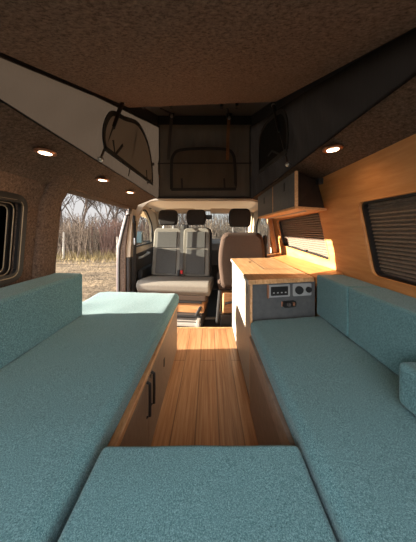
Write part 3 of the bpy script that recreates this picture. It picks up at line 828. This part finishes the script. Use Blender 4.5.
# ------------------------------------------------------------------ outside
ZG = -.52
bm = new(); NG = 40
g = [[bm.verts.new((-40+80*i/NG, -30+90*j/NG, ZG-.02+noise.noise((i*.7, j*.7, 0))*.05)) for j in range(NG+1)] for i in range(NG+1)]
for i in range(NG):
    for j in range(NG): bm.faces.new((g[i][j], g[i+1][j], g[i+1][j+1], g[i][j+1]))
gr = struct('ground', bm, 'dirt_ground')
# fence
YF = 12.6
posts = [-8.15, -5.15, -2.2, .9]
def post(x, h, label, grp=None):
    bm = new(); tube(bm, [(x, YF, ZG-.05), (x+.02, YF, ZG+h)], [.065, .055], 8)
    tag(obj('fence_post', bm, 'post_wood'), label, 'post', grp)
for x in posts:
    if abs(x+8.15) < .1: post(x, 1.45, 'pale fence post at the left of the sliding door view')
    elif abs(x+5.15) < .1: post(x, 1.2, 'shorter pale fence post at the right of the sliding door view')
    else: post(x, 1.3, 'pale fence post of the wire fence straight ahead beyond the windscreen', 'fence posts ahead of the windscreen')
bm = new()
for z in (.2, .55, .9, 1.2): tube(bm, [(-15, YF-.06, ZG+z), (4.5, YF-.06, ZG+z)], .0035, 4)
tag(obj('fence_wire', bm, 'dark_plastic'), 'wires of the fence along the edge of the field', 'fence')
# thicket shrubs
def shrub(x, y, h, w, mat, label, grp, n=110):
    bm = new(); rs = random.Random(int(x*97+y*31))
    for i in range(n):
        bx, by = rs.gauss(0, w*.35), rs.gauss(0, .35)
        hh = h*rs.uniform(.45, 1.05); lean = rs.gauss(0, .22)
        p0 = Vector((x+bx, y+by, ZG-.02)); p2 = p0+Vector((lean*hh, rs.gauss(0, .15)*hh, hh)); p1 = p0.lerp(p2, .5)+Vector((rs.gauss(0, .08), 0, 0))
        tube(bm, [p0, p1, p2], [.028, .020, .008], 3, False)
        for q in range(4):
            t = rs.uniform(.3, .95); s = p0.lerp(p2, t); L = rs.uniform(.15, .5)
            tube(bm, [s, s+Vector((rs.gauss(0, .5)*L, rs.gauss(0, .4)*L, L*rs.uniform(.3, 1)))], [.016, .006], 3, False)
    return tag(obj('shrub', bm, mat, smooth=False), label, 'shrub', grp)
rs = random.Random(3)
x = -13.5
while x < 6:
    red = -6.2 < x < -4.2
    shrub(x, 13.3+rs.uniform(0, .8), (rs.uniform(1.7, 2.4)), 1.3, 'red_stem' if red else 'dry_stem',
          'reddish leafless shrub behind the fence near the sliding door front edge' if red else 'dry straw-brown leafless shrub in the thicket behind the wire fence',
          'reddish thicket shrubs' if red else 'dry thicket shrubs')
    x += rs.uniform(.7, .95)
x = -15
while x < 8:
    shrub(x, 15.2+rs.uniform(0, .8), rs.uniform(2.6, 3.4), 1.8, 'bark', 'dark brown leafless bush at the back of the thicket', 'dark back thicket bushes', 120)
    x += rs.uniform(1.1, 1.5)
# bare trees
def tree(x, y, h, seed, label):
    bm = new(); rt = random.Random(seed)
    def grow(p, d, L, r, lev):
        pts = [p]; rad = [r]; q = p.copy(); dd = d.copy(); ns = 4
        for i in range(ns):
            dd = (dd+Vector((rt.gauss(0, .13), rt.gauss(0, .13), .03 if lev else 0))).normalized()
            q = q+dd*L/ns; pts.append(q.copy()); rad.append(r*(1-.75*(i+1)/ns) if lev else r*(1-.55*(i+1)/ns))
        tube(bm, pts, rad, 6 if lev < 1 else (4 if lev < 2 else 3), False)
        if lev >= 4: return
        nb = (13, 8, 6, 5)[lev]
        for i in range(nb):
            t = .25+.75*(i+.5)/nb if lev else .22+.78*(i+.5)/nb
            k = min(int(t*ns), ns-1); s = pts[k].lerp(pts[k+1], t*ns-k)
            az = rt.uniform(0, 2*math.pi); sp = rt.uniform(.45, .95)
            side = Vector((math.cos(az), math.sin(az), 0)); nd_ = (dd*math.cos(sp)+side*math.sin(sp)+Vector((0, 0, .15))).normalized()
            grow(s, nd_, L*rt.uniform(.42, .62), max(rad[k]*.55, .017), lev+1)
    grow(Vector((x, y, ZG-.05)), Vector((rt.gauss(0, .08), 0, 1)).normalized(), h, h*.014, 0)
    return tag(obj('tree', bm, 'bark', smooth=False), label, 'tree')
tree(-12.6, 16.5, 6.5, 1, 'bare tree at the far left edge of the sliding door view')
tree(-10.9, 17.0, 7, 12, 'bare slender tree just right of the rear door edge in the sliding door view')
tree(-9.5, 16.4, 7, 2, 'bare tall tree left of centre in the sliding door view')
tree(-8.3, 17.6, 6.4, 9, 'bare tree directly above the left pale fence post')
tree(-7.2, 16.4, 6.6, 3, 'bare forked tree right of centre in the sliding door view')
tree(-6.0, 17.4, 7, 4, 'bare tree near the front edge of the sliding door view, above the reddish shrubs')
tree(-4.2, 17, 6, 5, 'bare tree beyond the passenger door window')
tree(-1.6, 18, 6.5, 6, 'bare tree straight ahead through the windscreen centre')
tree(2.2, 17.5, 6, 8, 'bare tree ahead through the windscreen above the driver seat')
# dry grass along the fence
bm = new(); rs = random.Random(5)
for i in range(4200):
    x, y = rs.uniform(-14, 5), YF-.25+abs(rs.gauss(0, .9))*rs.choice((-1, 1, 1)); h = rs.uniform(.08, .35) if y < YF-.4 else rs.uniform(.2, .6)
    p = Vector((x, y, ZG-.03)); a = rs.uniform(0, 6.3); s = Vector((math.cos(a), math.sin(a), 0))*.018
    tip = p+Vector((rs.gauss(0, .35)*h, rs.gauss(0, .35)*h, h))
    bm.faces.new([bm.verts.new(q) for q in (p-s, p+s, tip)])
tag(obj('dry_grass', bm, 'straw', smooth=False), 'dry straw grass growing along the foot of the fence', 'grass', kind='stuff')

# ------------------------------------------------------------------ light, sky, camera
w = bpy.data.worlds.new('world'); scene.world = w; w.use_nodes = True
nt = w.node_tree; bg = nt.nodes['Background']
tc = nt.nodes.new('ShaderNodeTexCoord'); sx = nt.nodes.new('ShaderNodeSeparateXYZ'); nt.links.new(tc.outputs['Generated'], sx.inputs[0])
# pale even sky ahead, sky behind the tailgate boosted as added fill for the interior
r = ramp(nt, [(.0, (.37, .355, .345)), (.3, (.36, .37, .385)), (1, (.62, .66, .72))])
nt.links.new(sx.outputs['Z'], r.inputs['Fac'])
mr = nt.nodes.new('ShaderNodeMapRange'); mr.interpolation_type = 'SMOOTHSTEP'
nt.links.new(sx.outputs['Y'], mr.inputs['Value'])
mr.inputs['From Min'].default_value = -.15; mr.inputs['From Max'].default_value = -.75
mr.inputs['To Min'].default_value = 1.0; mr.inputs['To Max'].default_value = 7.5
nt.links.new(r.outputs[0], bg.inputs['Color']); nt.links.new(mr.outputs[0], bg.inputs['Strength'])
sd = bpy.data.lights.new('sun', 'SUN'); sd.energy = 19.0; sd.color = (1, .89, .74); sd.angle = math.radians(.6)
so = bpy.data.objects.new('sun', sd); COL.objects.link(so); so.location = (-6, 0, 5)
el = math.radians(10.2); d = Vector((math.cos(el), .04, -math.sin(el)))
so.rotation_euler = d.to_track_quat('-Z', 'Y').to_euler()

cd = bpy.data.cameras.new('camera'); cam = bpy.data.objects.new('camera', cd); COL.objects.link(cam)
cam.location = (0, 0, EYE); cam.rotation_euler = (math.pi/2, 0, 0)
cd.sensor_fit = 'VERTICAL'; cd.sensor_height = 36; cd.sensor_width = 36*416/542
cd.lens = 36*F/542; cd.clip_start = .02; cd.clip_end = 300
cd.shift_y = -(271-CV)/542; cd.shift_x = -(CU-208)/542
scene.camera = cam
scene.view_settings.view_transform = 'Standard'; scene.view_settings.look = 'None'
scene.view_settings.gamma = 1; scene.view_settings.use_curve_mapping = False
scene.view_settings.exposure = 1.1
scene.cycles.max_bounces = 10; scene.cycles.diffuse_bounces = 6; scene.cycles.transparent_max_bounces = 12
